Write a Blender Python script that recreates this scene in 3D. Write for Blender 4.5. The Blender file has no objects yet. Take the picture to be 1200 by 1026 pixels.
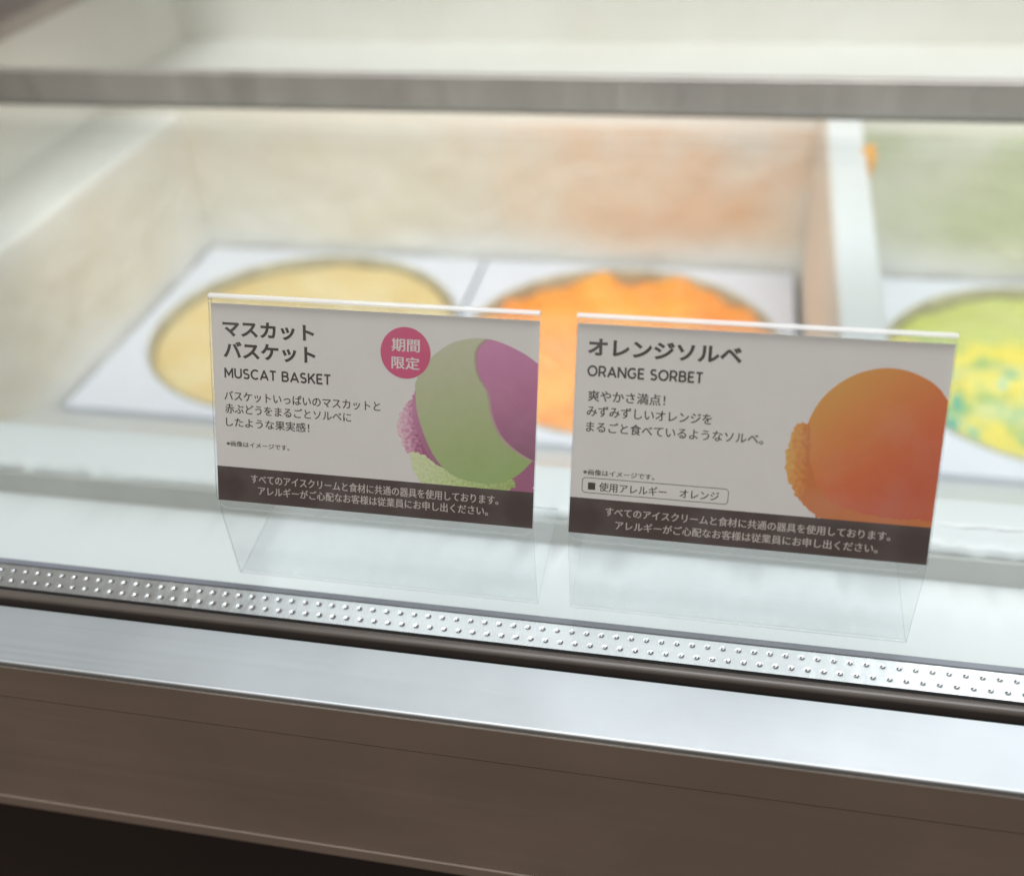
import bpy, bmesh, math, random
from mathutils import Vector, Matrix, noise
random.seed(7)
C = bpy.context.scene.collection
S = bpy.context.scene
H = 1.20                      # eye height of the camera above the shop floor

# ------------------------------------------------------------------ camera
cd = bpy.data.cameras.new('camera')
cam = bpy.data.objects.new('camera', cd); C.objects.link(cam)
R_ = Vector((0.98032567, 0.19166641, -0.04717597))
U_ = Vector((-0.07534368, 0.58425739, 0.80806351))
F_ = Vector((-0.18244154, 0.78861098, -0.58720337))
m = Matrix((R_, U_, -F_)).transposed().to_4x4()
m.translation = Vector((0, 0, H))
cam.matrix_world = m
cd.sensor_fit = 'HORIZONTAL'; cd.sensor_width = 36.0
cd.lens = 1220.63 / 1200 * 36
cd.clip_start = 0.01; cd.clip_end = 60
cd.dof.use_dof = True
cd.dof.focus_distance = 0.287
cd.dof.aperture_fstop = 36.6 / 5.5
cd.dof.aperture_blades = 0
S.camera = cam

# ------------------------------------------------------------------ world, lamps, exposure
w = bpy.data.worlds.new('World'); S.world = w; w.use_nodes = True
nt = w.node_tree; bg = nt.nodes['Background']
tc = nt.nodes.new('ShaderNodeTexCoord'); sp = nt.nodes.new('ShaderNodeSeparateXYZ')
rp = nt.nodes.new('ShaderNodeValToRGB'); mp = nt.nodes.new('ShaderNodeMapRange')
nt.links.new(tc.outputs['Generated'], sp.inputs[0])
nt.links.new(sp.outputs['Z'], mp.inputs['Value'])
mp.inputs['From Min'].default_value = -1; mp.inputs['From Max'].default_value = 1
rp.color_ramp.elements[0].position = 0.30; rp.color_ramp.elements[0].color = (0.185, 0.138, 0.110, 1)
rp.color_ramp.elements[1].position = 0.75; rp.color_ramp.elements[1].color = (0.27, 0.255, 0.235, 1)
e = rp.color_ramp.elements.new(0.52); e.color = (0.215, 0.170, 0.140, 1)
nt.links.new(mp.outputs[0], rp.inputs[0]); nt.links.new(rp.outputs[0], bg.inputs['Color'])
bg.inputs['Strength'].default_value = 1.0

def area(name, loc, target, sx, sy, power, col):
    l = bpy.data.lights.new(name, 'AREA'); l.shape = 'RECTANGLE'; l.size = sx; l.size_y = sy
    l.energy = power; l.color = col
    o = bpy.data.objects.new(name, l); C.objects.link(o); o.location = loc
    d = (Vector(target) - Vector(loc)).normalized()
    o.rotation_euler = d.to_track_quat('-Z', 'Y').to_euler()
    return o
# cool white canopy tube of the display case, over the tubs
area('canopy_lamp', (0.33, 0.66, H + 0.34), (0.33, 0.50, H - 0.4), 1.50, 0.50, 1.9, (0.88, 0.96, 1.0))
# cool white lamp added high over the tubs to brighten the case
area('added_overhead_lamp', (0.25, 0.30, H + 1.9), (0.1, 0.50, H - 0.4), 2.2, 0.8, 45, (0.98, 0.99, 1.0))
# unseen fill lamps added behind the rear rail to brighten back wall and tubs
for lx, ln in ((-0.215, 0.45), (0.39, 0.44)):
    area('well_fill_lamp', (lx, 0.552, H - 0.187), (lx, 1.0, H - 0.36), ln, 0.012, .53, (1.0, 0.985, 0.95))
# warm shop ceiling lamp behind and above the photographer
area('ceiling_lamp', (-0.3, -0.7, H + 1.4), (0, 0.25, H - 0.2), 1.6, 1.2, 7.5, (1.0, 0.92, 0.84))

S.view_settings.view_transform = 'Standard'; S.view_settings.look = 'None'
S.view_settings.exposure = 0.06; S.view_settings.gamma = 1.0
S.render.engine = 'CYCLES'
cy = S.cycles
cy.use_denoising = True
cy.max_bounces = 14; cy.transparent_max_bounces = 40; cy.glossy_bounces = 6; cy.diffuse_bounces = 5
cy.caustics_reflective = False; cy.caustics_refractive = False

# ------------------------------------------------------------------ materials
def mat(name): 
    M = bpy.data.materials.new(name); M.use_nodes = True
    return M, M.node_tree, M.node_tree.nodes['Principled BSDF']
def plain(name, col, rough=0.5, metal=0.0, spec=0.5, var=0.0, vscale=40, bump=0.0, bscale=300, stretch=(1, 1, 1)):
    M, t, b = mat(name)
    b.inputs['Base Color'].default_value = (*col, 1); b.inputs['Roughness'].default_value = rough
    b.inputs['Metallic'].default_value = metal; b.inputs['Specular IOR Level'].default_value = spec
    c = t.nodes.new('ShaderNodeTexCoord'); mpn = t.nodes.new('ShaderNodeMapping')
    mpn.inputs['Scale'].default_value = stretch
    t.links.new(c.outputs['Object'], mpn.inputs['Vector'])
    if var:
        n = t.nodes.new('ShaderNodeTexNoise'); n.inputs['Scale'].default_value = vscale; n.inputs['Detail'].default_value = 5
        t.links.new(mpn.outputs[0], n.inputs['Vector'])
        r = t.nodes.new('ShaderNodeValToRGB')
        r.color_ramp.elements[0].position = .3; r.color_ramp.elements[1].position = .7
        r.color_ramp.elements[0].color = (*[k * (1 - var) for k in col], 1)
        r.color_ramp.elements[1].color = (*[min(1, k * (1 + var)) for k in col], 1)
        t.links.new(n.outputs['Fac'], r.inputs[0]); t.links.new(r.outputs[0], b.inputs['Base Color'])
    if bump:
        n2 = t.nodes.new('ShaderNodeTexNoise'); n2.inputs['Scale'].default_value = bscale; n2.inputs['Detail'].default_value = 4
        t.links.new(mpn.outputs[0], n2.inputs['Vector'])
        bp = t.nodes.new('ShaderNodeBump'); bp.inputs['Strength'].default_value = bump; bp.inputs['Distance'].default_value = .002
        t.links.new(n2.outputs['Fac'], bp.inputs['Height']); t.links.new(bp.outputs[0], b.inputs['Normal'])
    return M
def brushed(name, col, rough, aniso_stretch=(2, 900, 900), rvar=.12, bump=.08):
    M, t, b = mat(name)
    b.inputs['Metallic'].default_value = 1; b.inputs['Base Color'].default_value = (*col, 1)
    c = t.nodes.new('ShaderNodeTexCoord'); mpn = t.nodes.new('ShaderNodeMapping'); mpn.inputs['Scale'].default_value = aniso_stretch
    n = t.nodes.new('ShaderNodeTexNoise'); n.inputs['Scale'].default_value = 1; n.inputs['Detail'].default_value = 6
    t.links.new(c.outputs['Object'], mpn.inputs[0]); t.links.new(mpn.outputs[0], n.inputs['Vector'])
    r = t.nodes.new('ShaderNodeMapRange'); r.inputs['From Min'].default_value = .3; r.inputs['From Max'].default_value = .7
    r.inputs['To Min'].default_value = rough - rvar; r.inputs['To Max'].default_value = rough + rvar
    t.links.new(n.outputs['Fac'], r.inputs[0]); t.links.new(r.outputs[0], b.inputs['Roughness'])
    ns_ = t.nodes.new('ShaderNodeTexNoise'); ns_.inputs['Scale'].default_value = 17; ns_.inputs['Detail'].default_value = 4
    t.links.new(c.outputs['Object'], ns_.inputs['Vector'])
    rr_ = t.nodes.new('ShaderNodeValToRGB'); rr_.color_ramp.elements[0].position = .32; rr_.color_ramp.elements[1].position = .68
    rr_.color_ramp.elements[0].color = (*[k * .90 for k in col], 1); rr_.color_ramp.elements[1].color = (*[min(1, k * 1.07) for k in col], 1)
    t.links.new(ns_.outputs['Fac'], rr_.inputs[0]); t.links.new(rr_.outputs[0], b.inputs['Base Color'])
    bp = t.nodes.new('ShaderNodeBump'); bp.inputs['Strength'].default_value = bump; bp.inputs['Distance'].default_value = .0006
    t.links.new(n.outputs['Fac'], bp.inputs['Height']); t.links.new(bp.outputs[0], b.inputs['Normal'])
    return M
def clear(name, tint, f0=.04, rough=.02, gain=1.0, haze=0.0):
    """thin clear sheet: straight-through transmission plus a Schlick mirror term"""
    M = bpy.data.materials.new(name); M.use_nodes = True; t = M.node_tree; t.nodes.clear()
    o = t.nodes.new('ShaderNodeOutputMaterial'); tr = t.nodes.new('ShaderNodeBsdfTransparent'); gl = t.nodes.new('ShaderNodeBsdfGlossy')
    tr.inputs[0].default_value = (*tint, 1); gl.inputs['Roughness'].default_value = rough
    lw = t.nodes.new('ShaderNodeLayerWeight'); lw.inputs['Blend'].default_value = .5
    p = t.nodes.new('ShaderNodeMath'); p.operation = 'POWER'; p.inputs[1].default_value = 5
    a = t.nodes.new('ShaderNodeMath'); a.operation = 'MULTIPLY_ADD'; a.inputs[1].default_value = (1 - f0) * gain; a.inputs[2].default_value = f0 * gain
    mx = t.nodes.new('ShaderNodeMixShader')
    t.links.new(lw.outputs['Facing'], p.inputs[0]); t.links.new(p.outputs[0], a.inputs[0]); t.links.new(a.outputs[0], mx.inputs[0])
    t.links.new(tr.outputs[0], mx.inputs[1]); t.links.new(gl.outputs[0], mx.inputs[2])
    last = mx
    if haze:
        df = t.nodes.new('ShaderNodeBsdfDiffuse'); df.inputs[0].default_value = (.9, .9, .9, 1)
        n = t.nodes.new('ShaderNodeTexNoise'); n.inputs['Scale'].default_value = 60; n.inputs['Detail'].default_value = 6
        c = t.nodes.new('ShaderNodeTexCoord'); t.links.new(c.outputs['Object'], n.inputs['Vector'])
        mr = t.nodes.new('ShaderNodeMapRange'); mr.inputs['From Min'].default_value = .45; mr.inputs['From Max'].default_value = .75
        mr.inputs['To Min'].default_value = haze * .3; mr.inputs['To Max'].default_value = haze
        t.links.new(n.outputs['Fac'], mr.inputs[0])
        m2 = t.nodes.new('ShaderNodeMixShader'); t.links.new(mr.outputs[0], m2.inputs[0])
        t.links.new(mx.outputs[0], m2.inputs[1]); t.links.new(df.outputs[0], m2.inputs[2]); last = m2
    t.links.new(last.outputs[0], o.inputs[0])
    return M
def edge_mat(name, tint, dif, mixf):
    """cut edge of a clear sheet: glows whitish where light travels inside"""
    M = bpy.data.materials.new(name); M.use_nodes = True; t = M.node_tree; t.nodes.clear()
    o = t.nodes.new('ShaderNodeOutputMaterial'); tr = t.nodes.new('ShaderNodeBsdfTransparent'); tr.inputs[0].default_value = (*tint, 1)
    p = t.nodes.new('ShaderNodeBsdfPrincipled'); p.inputs['Base Color'].default_value = (*dif, 1); p.inputs['Roughness'].default_value = .12
    mx = t.nodes.new('ShaderNodeMixShader'); mx.inputs[0].default_value = mixf
    t.links.new(tr.outputs[0], mx.inputs[1]); t.links.new(p.outputs[0], mx.inputs[2]); t.links.new(mx.outputs[0], o.inputs[0])
    return M
def frosty(name, stain_col, stain_lo, stain_hi, base=(.80, .80, .76), x0=None, x1=None, zc=None):
    """white liner with cream scraping stains and frost grain; optional colour band between two x (metres)"""
    M, t, b = mat(name)
    b.inputs['Roughness'].default_value = .65
    c = t.nodes.new('ShaderNodeTexCoord')
    geo = t.nodes.new('ShaderNodeNewGeometry')
    n = t.nodes.new('ShaderNodeTexNoise'); n.inputs['Scale'].default_value = 9; n.inputs['Detail'].default_value = 7; n.inputs['Roughness'].default_value = .62
    t.links.new(geo.outputs['Position'], n.inputs['Vector'])
    r = t.nodes.new('ShaderNodeMapRange'); r.inputs['From Min'].default_value = .33; r.inputs['From Max'].default_value = .68
    r.inputs['To Min'].default_value = stain_lo; r.inputs['To Max'].default_value = stain_hi
    t.links.new(n.outputs['Fac'], r.inputs[0])
    mix = t.nodes.new('ShaderNodeMix'); mix.data_type = 'RGBA'
    mix.inputs[6].default_value = (*base, 1)
    mix.inputs[7].default_value = (*stain_col, 1)
    t.links.new(r.outputs[0], mix.inputs[0])
    n2 = t.nodes.new('ShaderNodeTexNoise'); n2.inputs['Scale'].default_value = 55; n2.inputs['Detail'].default_value = 8; n2.inputs['Roughness'].default_value = .7
    t.links.new(geo.outputs['Position'], n2.inputs['Vector'])
    bp = t.nodes.new('ShaderNodeBump'); bp.inputs['Strength'].default_value = .35; bp.inputs['Distance'].default_value = .004
    t.links.new(n2.outputs['Fac'], bp.inputs['Height']); t.links.new(bp.outputs[0], b.inputs['Normal'])
    t.links.new(mix.outputs[2], b.inputs['Base Color'])
    return M, t, b, geo, mix

M_white = plain('white_enamel', (.775, .80, .80), .35, var=.02, vscale=12)
M_lip_shade = plain('lip_shade_grey', (.50, .50, .465), .5, var=.06, vscale=45)  # darker grey stands in for shade on the lip's front face
M_plate = plain('white_collar', (.68, .70, .77), .4, var=.02, vscale=20)
M_steel = brushed('brushed_steel_sill', (.53, .57, .595), .52, (5, 900, 900), .025, .008)
M_apron = brushed('brushed_steel_apron', (.70, .615, .54), .46, (3, 300, 300), .03, .006)
M_alu = brushed('aluminium_rail', (.60, .57, .535), .5, (110, 3, 3), .06, .03)
M_hole = brushed('spacer_hole', (.24, .24, .25), .30, (400, 60, 60), .04, .02)
M_spacer = brushed('spacer_aluminium', (.86, .87, .88), .24, (400, 60, 60), .06, .05)
M_gasket = plain('dark_rubber', (.085, .072, .064), .32, var=.1, vscale=60)
M_black = plain('black_gap', (.006, .006, .006), .8)
M_slate = plain('slate_sealant', (.19, .20, .24), .45, var=.1, vscale=80)
M_dark = plain('dark_plinth', (.022, .014, .012), .5, var=.5, vscale=7)
M_floor = plain('brown_floor', (.135, .102, .084), .5, var=.25, vscale=5)
M_frame = brushed('side_rail_metal', (.34, .30, .27), .45, (3, 300, 300), .06, .05)
M_glass = clear('float_glass', (.985, .994, .994), .042, .015)
M_gedge = plain('glass_edge', (.12, .20, .18), .15)
M_acryl = clear('clear_acrylic', (.985, .992, .996), .035, .02, haze=.05)
M_acedge = edge_mat('acrylic_edge', (.93, .95, .97), (.80, .84, .86), .30)
M_fold = edge_mat('acrylic_fold', (.96, .97, .98), (.92, .93, .94), .5)  # whitish mix paints in the lamp light caught by the bend
M_frost = plain('frost', (.95, .96, .96), .12, bump=.3, bscale=500)

# ------------------------------------------------------------------ object helpers
def link(name, me, parent=None, origin=None):
    o = bpy.data.objects.new(name, me); C.objects.link(o)
    if parent is not None:
        po = parent.matrix_world.translation if False else Vector(parent['_o'])
        me.transform(Matrix.Translation(-po)); o.parent = parent; o['_o'] = parent['_o']
    else:
        org = Vector(origin or (0, 0, 0)); me.transform(Matrix.Translation(-org)); o.location = org; o['_o'] = org
    return o
def obj(name, bm, mats, parent=None, origin=None, smooth=False):
    me = bpy.data.meshes.new(name); bm.normal_update(); bm.to_mesh(me); bm.free()
    for k in (mats if isinstance(mats, (list, tuple)) else [mats]): me.materials.append(k)
    me.transform(Matrix.Translation((0, 0, H)))
    if smooth:
        for p in me.polygons: p.use_smooth = True
    return link(name, me, parent, origin)
def thing(name, label, cat, loc, group=None):
    o = bpy.data.objects.new(name, None); C.objects.link(o); o.location = loc; o['_o'] = Vector(loc)
    o.empty_display_size = .02
    return tag(o, label, cat, group)
def tag(o, label, cat, group=None):
    o['label'] = label; o['category'] = cat
    if group: o['group'] = group
    return o
def box(bm, x0, x1, y0, y1, z0, z1, bev=0.0, mi=0, seg=3):
    vs = [bm.verts.new((x, y, z)) for x in (x0, x1) for y in (y0, y1) for z in (z0, z1)]
    fs = [bm.faces.new([vs[i] for i in q]) for q in ((0, 1, 3, 2), (4, 6, 7, 5), (0, 4, 5, 1), (2, 3, 7, 6), (0, 2, 6, 4), (1, 5, 7, 3))]
    for f in fs: f.material_index = mi
    if bev:
        es = list({e for f in fs for e in f.edges})
        g = bmesh.ops.bevel(bm, geom=es, offset=bev, segments=seg, affect='EDGES', profile=.5)
        for f in g['faces']: f.material_index = mi
def boxbm(*a, **k):
    bm = bmesh.new(); box(bm, *a, **k); return bm
def extrude_profile(pts, x0, x1, nx=1, closed=True, disp=None, mi=0, bm=None):
    """sweep a y-z profile along x"""
    bm = bm or bmesh.new(); n = len(pts); rows = []
    for i in range(nx + 1):
        x = x0 + (x1 - x0) * i / nx
        row = []
        for j, (y, z) in enumerate(pts):
            v = Vector((x, y, z))
            if disp: v = disp(v, j)
            row.append(bm.verts.new(v))
        rows.append(row)
    for i in range(nx):
        for j in range(n if closed else n - 1):
            k = (j + 1) % n
            f = bm.faces.new((rows[i][j], rows[i][k], rows[i + 1][k], rows[i + 1][j])); f.material_index = mi
    if closed:
        bm.faces.new(rows[0][::-1]).material_index = mi; bm.faces.new(rows[-1]).material_index = mi
    bmesh.ops.recalc_face_normals(bm, faces=bm.faces)
    return bm

XL, XR = -0.62, 0.72          # ends of the case
TA = math.tan(math.radians(6))
def zg(y): return -0.2155 + TA * (y - 0.2095)     # upper surface of the sloping lid glass

# ------------------------------------------------------------------ the setting
fl = obj('floor', boxbm(-4, 4, -4, 4, -H - .05, -H), M_floor); fl['kind'] = 'structure'

# ------------------------------------------------------------------ freezer case
fz = thing('display_freezer', 'white-lined ice cream display freezer with stainless steel front sill and apron', 'freezer', (0, .55, 0))
def part(name, bm, m_, smooth=False, parent=fz): return obj(name, bm, m_, parent, smooth=smooth)
# steel sill with rolled nose, apron panels, lower lip
sill = [(.1925, -.2225), (.1732, -.2228)]
for k in range(7):
    a = math.pi / 2 + k / 6 * math.pi / 2
    sill.append((.1728 + .0008 * math.cos(a), -.2236 + .0008 * math.sin(a)))
sill += [(.1722, -.2252), (.1925, -.2252)]
part('sill', extrude_profile(sill, XL, XR), M_steel)
part('apron_panel', boxbm(XL, XR, .1720, .1760, -.2386, -.2253), M_apron)
part('apron_panel', boxbm(XL, XR, .1722, .1760, -.2915, -.2391), M_apron)
part('bottom_trim', extrude_profile([(.1721, -.2920), (.1718, -.2924), (.1717, -.2962), (.1721, -.2975), (.1730, -.2982), (.1850, -.2982), (.1850, -.2922)], XL, XR), M_apron)
part('front_backing', boxbm(XL, XR, .1762, .1900, -.2918, -.2282), M_black)
part('plinth', boxbm(XL + .01, XR - .01, .215, .94, -H + .002, -.46), M_dark)
part('underside', boxbm(XL + .005, XR - .005, .1905, .2335, -.47, -.2845), M_dark)
# liner: front flange, lip, inner front wall
lip = [(.2112, -.2365), (.2118, -.2430), (.2530, -.2680), (.2560, -.2694), (.2590, -.2700), (.2970, -.2700), (.2978, -.2685), (.2984, -.2590), (.2990, -.2572), (.3010, -.2557),
       (.3050, -.2555), (.3150, -.2556), (.3260, -.2557), (.3292, -.2580), (.3345, -.3000), (.5385, -.4075), (.5400, -.4480)]
def lipd(v, j):
    if 6 <= j <= 11:
        a = .0022 * max(0, noise.noise(Vector((v.x * 160, j * .7, 3)))) + .0012 * noise.noise(Vector((v.x * 45, j * .4, 9)))
        return v + Vector((0, -a * .8, a * (.5 if j != 6 else .2)))
    return v
part('lip_shade_strip', boxbm(XL + .03, XR - .03, .2962, .2974, -.2697, -.2588), M_lip_shade)  # added strip, its grey paints the shade on the lip's riser
part('front_lip', extrude_profile(lip, XL + .03, XR - .03, 700, closed=False, disp=lipd), M_white, True)
bm = bmesh.new()
def bead(x0, x1, n, y, z, r):
    prev = None
    for i in range(n + 1):
        x = x0 + (x1 - x0) * i / n
        rr = r * (.35 + .9 * abs(noise.noise(Vector((x * 210, 1.5, y * 50)))) + .5 * abs(noise.noise(Vector((x * 60, 7, 0)))))
        yy = y + .0008 * noise.noise(Vector((x * 80, 0, 4)))
        ring = [bm.verts.new((x, yy + rr * math.cos(a * math.pi / 4), z - .0002 + .4 * rr * math.sin(a * math.pi / 4))) for a in range(8)]
        if prev:
            for a in range(8): bm.faces.new((prev[a], prev[(a + 1) % 8], ring[(a + 1) % 8], ring[a]))
        prev = ring
    bmesh.ops.recalc_face_normals(bm, faces=bm.faces)
bead(-.345, -.300, 60, .3085, -.2550, .0010)
part('frost_bead', bm, M_frost, True)
bm = bmesh.new()
bead(.02, .40, 380, .3110, -.2550, .0013)
part('frost_bead', bm, M_frost, True)
# liner walls
MF, t, b, geo, mix = frosty('frosty_liner', (.70, .63, .49), .1, .75)
# cream crust sits in a broad band across the middle of the wall height
sx = t.nodes.new('ShaderNodeSeparateXYZ'); t.links.new(geo.outputs['Position'], sx.inputs[0])
def band(t, src, a, b_, c_, d_):
    r1 = t.nodes.new('ShaderNodeMapRange'); r1.interpolation_type = 'SMOOTHSTEP'
    r1.inputs['From Min'].default_value = a; r1.inputs['From Max'].default_value = b_
    r2 = t.nodes.new('ShaderNodeMapRange'); r2.interpolation_type = 'SMOOTHSTEP'
    r2.inputs['From Min'].default_value = c_; r2.inputs['From Max'].default_value = d_; r2.inputs['To Min'].default_value = 1; r2.inputs['To Max'].default_value = 0
    t.links.new(src, r1.inputs[0]); t.links.new(src, r2.inputs[0])
    mm = t.nodes.new('ShaderNodeMath'); mm.operation = 'MULTIPLY'
    t.links.new(r1.outputs[0], mm.inputs[0]); t.links.new(r2.outputs[0], mm.inputs[1]); return mm
def mul(t, a, b_):
    mm = t.nodes.new('ShaderNodeMath'); mm.operation = 'MULTIPLY'; t.links.new(a, mm.inputs[0]); t.links.new(b_, mm.inputs[1]); return mm
def over(t, base_sock, col, fac_sock, strength):
    k = t.nodes.new('ShaderNodeMath'); k.operation = 'MULTIPLY'; k.inputs[1].default_value = strength; t.links.new(fac_sock, k.inputs[0])
    mx = t.nodes.new('ShaderNodeMix'); mx.data_type = 'RGBA'; mx.inputs[7].default_value = (*col, 1)
    t.links.new(k.outputs[0], mx.inputs[0]); t.links.new(base_sock, mx.inputs[6]); return mx.outputs[2]
old = mix.inputs[0].links[0].from_socket
bz = band(t, sx.outputs['Z'], H - .405, H - .37, H - .315, H - .275)
t.links.new(mul(t, old, bz.outputs[0]).outputs[0], mix.inputs[0])
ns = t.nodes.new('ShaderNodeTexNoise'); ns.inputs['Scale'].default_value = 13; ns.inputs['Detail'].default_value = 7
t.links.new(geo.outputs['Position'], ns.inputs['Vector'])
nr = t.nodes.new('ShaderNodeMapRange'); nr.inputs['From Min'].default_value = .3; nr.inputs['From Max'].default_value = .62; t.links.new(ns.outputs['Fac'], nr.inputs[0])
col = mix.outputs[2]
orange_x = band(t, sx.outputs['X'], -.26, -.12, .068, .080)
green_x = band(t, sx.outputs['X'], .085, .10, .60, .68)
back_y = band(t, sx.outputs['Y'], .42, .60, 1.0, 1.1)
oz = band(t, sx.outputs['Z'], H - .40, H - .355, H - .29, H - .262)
col = over(t, col, (.80, .50, .29), mul(t, mul(t, mul(t, orange_x.outputs[0], oz.outputs[0]).outputs[0], back_y.outputs[0]).outputs[0], nr.outputs[0]).outputs[0], .75)  # peach light bounced off the orange tub, painted into the wall colour
col = over(t, col, (.56, .60, .40), mul(t, mul(t, green_x.outputs[0], oz.outputs[0]).outputs[0], nr.outputs[0]).outputs[0], .8)  # green tub's bounce painted in the same way
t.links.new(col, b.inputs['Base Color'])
def wallgrid(p0, du, dv, nu, nv, amp, nrm):
    """a liner wall as a fine grid with a crust of uneven frost"""
    bm = bmesh.new(); g = []
    for i in range(nu + 1):
        r_ = []
        for j in range(nv + 1):
            p = Vector(p0) + Vector(du) * (i / nu) + Vector(dv) * (j / nv)
            f = min(1, 5 * j / nv, 5 * (1 - j / nv))
            p = p + Vector(nrm) * amp * f * (noise.noise(p * 35) * .6 + noise.noise(p * 90) * .4 + .3)
            r_.append(bm.verts.new(p))
        g.append(r_)
    for i in range(nu):
        for j in range(nv): bm.faces.new((g[i][j], g[i + 1][j], g[i + 1][j + 1], g[i][j + 1]))
    bmesh.ops.recalc_face_normals(bm, faces=bm.faces)
    return bm
M_up, t2, b2, g2, mx2 = frosty('upper_liner', (.66, .63, .53), .05, .4, (.83, .83, .78))
ZL = -.2836; ZB = -.2690; XW = -.456; YW = .802
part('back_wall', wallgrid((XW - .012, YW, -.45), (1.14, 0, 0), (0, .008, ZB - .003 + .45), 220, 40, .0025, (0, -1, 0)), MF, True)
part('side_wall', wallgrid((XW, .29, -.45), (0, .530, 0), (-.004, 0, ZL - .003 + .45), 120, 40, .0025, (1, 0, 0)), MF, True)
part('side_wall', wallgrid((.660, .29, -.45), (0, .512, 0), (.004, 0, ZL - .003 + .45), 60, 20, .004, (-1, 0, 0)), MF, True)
# ledges with rounded inner edges, outer walls above them
def ledge_profile(a, b_, ZL=ZL):   # from wall top outwards
    p = []
    for k in range(6):
        q = k / 5 * math.pi / 2
        p.append((a + .006 - .006 * math.cos(q), ZL - .004 - .006 + .006 * math.sin(q) + .004))
    return p + [(b_, ZL), (b_, ZL - .02), (a, ZL - .02)]
part('back_ledge', extrude_profile(ledge_profile(.808, .975, ZB), -.545, .715, 1), M_up, False)
bm = bmesh.new()
prof = ledge_profile(.460, .552)
rows = [[bm.verts.new((-a, y, z - .0008)) for a, z in prof] for y in (.30, .8075)]
n = len(prof)
for j in range(n): bm.faces.new((rows[0][j], rows[0][(j + 1) % n], rows[1][(j + 1) % n], rows[1][j]))
bm.faces.new(rows[0]); bm.faces.new(rows[1][::-1]); bmesh.ops.recalc_face_normals(bm, faces=bm.faces)
part('side_ledge', bm, M_up)
part('side_ledge', boxbm(.664, .715, .30, .8075, ZL - .02, ZL - .0008), M_white)
part('upper_back_wall', boxbm(-.570, .715, .976, .992, ZL - .02, -.145), M_up)
part('upper_side_wall', boxbm(-.570, -.532, .30, .9755, ZL - .02, -.179), M_up)
part('upper_side_wall', boxbm(.7155, .73, .19, .992, -.46, -.187), M_up)
part('side_rail', boxbm(-.575, -.478, .30, 1.01, -.1785, -.164, bev=.003), M_frame)
part('well_floor', boxbm(-.475, .68, .5305, .8, -.46, -.448), M_white)
part('outer_side_panel', boxbm(-.62, -.576, .236, 1.0, -H + .004, -.21), M_white)
part('outer_side_panel', boxbm(.731, .76, .19, 1.0, -H + .004, -.19), M_white)
part('outer_back_panel', boxbm(-.575, .73, .995, 1.03, -H + .004, -.15), M_white)

# divider between the second and third tub, top rising to the back like the lid
bm = bmesh.new()
dv = [(.36, -.446), (.36, -.3105), (.363, -.307), (.46, -.2965), (.56, -.2845), (.66, -.2720), (.745, -.2620), (.80, -.2580), (.80, -.446)]
nx = 6; rows = []
xs = [(.0660, -.0035), (.0668, -.0012), (.0690, 0), (.0880, 0), (.0905, -.0012), (.0915, -.0035)]
for x, dz in xs:
    rows.append([bm.verts.new((x, y, z + (dz if z > -.44 else 0))) for y, z in dv])
for i in range(len(xs) - 1):
    for j in range(len(dv)): bm.faces.new((rows[i][j], rows[i][(j + 1) % len(dv)], rows[i + 1][(j + 1) % len(dv)], rows[i + 1][j]))
bm.faces.new(rows[0]); bm.faces.new(rows[-1]); bmesh.ops.recalc_face_normals(bm, faces=bm.faces)
M_div, t, b, geo, mix = frosty('divider_plastic', (.74, .71, .62), .0, .35, (.74, .77, .77))
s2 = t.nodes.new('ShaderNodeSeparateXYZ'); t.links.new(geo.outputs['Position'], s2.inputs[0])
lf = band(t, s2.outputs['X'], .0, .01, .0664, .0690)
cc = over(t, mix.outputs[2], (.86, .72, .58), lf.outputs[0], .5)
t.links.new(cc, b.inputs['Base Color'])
dvd = obj('tub_divider', bm, M_div, origin=(.079, .58, H - .446))
tag(dvd, 'white upright divider between the orange and the green tub', 'divider')

# dried sorbet splash on the divider's top edge
bm = bmesh.new(); bmesh.ops.create_icosphere(bm, subdivisions=4, radius=1)
for v in bm.verts:
    p = v.co.copy(); k = 1 + .35 * noise.noise(p * 1.8) + .15 * noise.noise(p * 5)
    v.co = Vector((.0925 + p.x * .0065 * k, .712 + p.y * .009 * k, -.2745 + p.z * .0115 * k))
M_splash = plain('orange_smear', (.93, .42, .06), .5, var=.15, vscale=200)
tag(obj('sorbet_smear', bm, M_splash, origin=(.0925, .712, H - .2745), smooth=True), 'small orange sorbet smear stuck on the white divider edge', 'smear')

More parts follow.
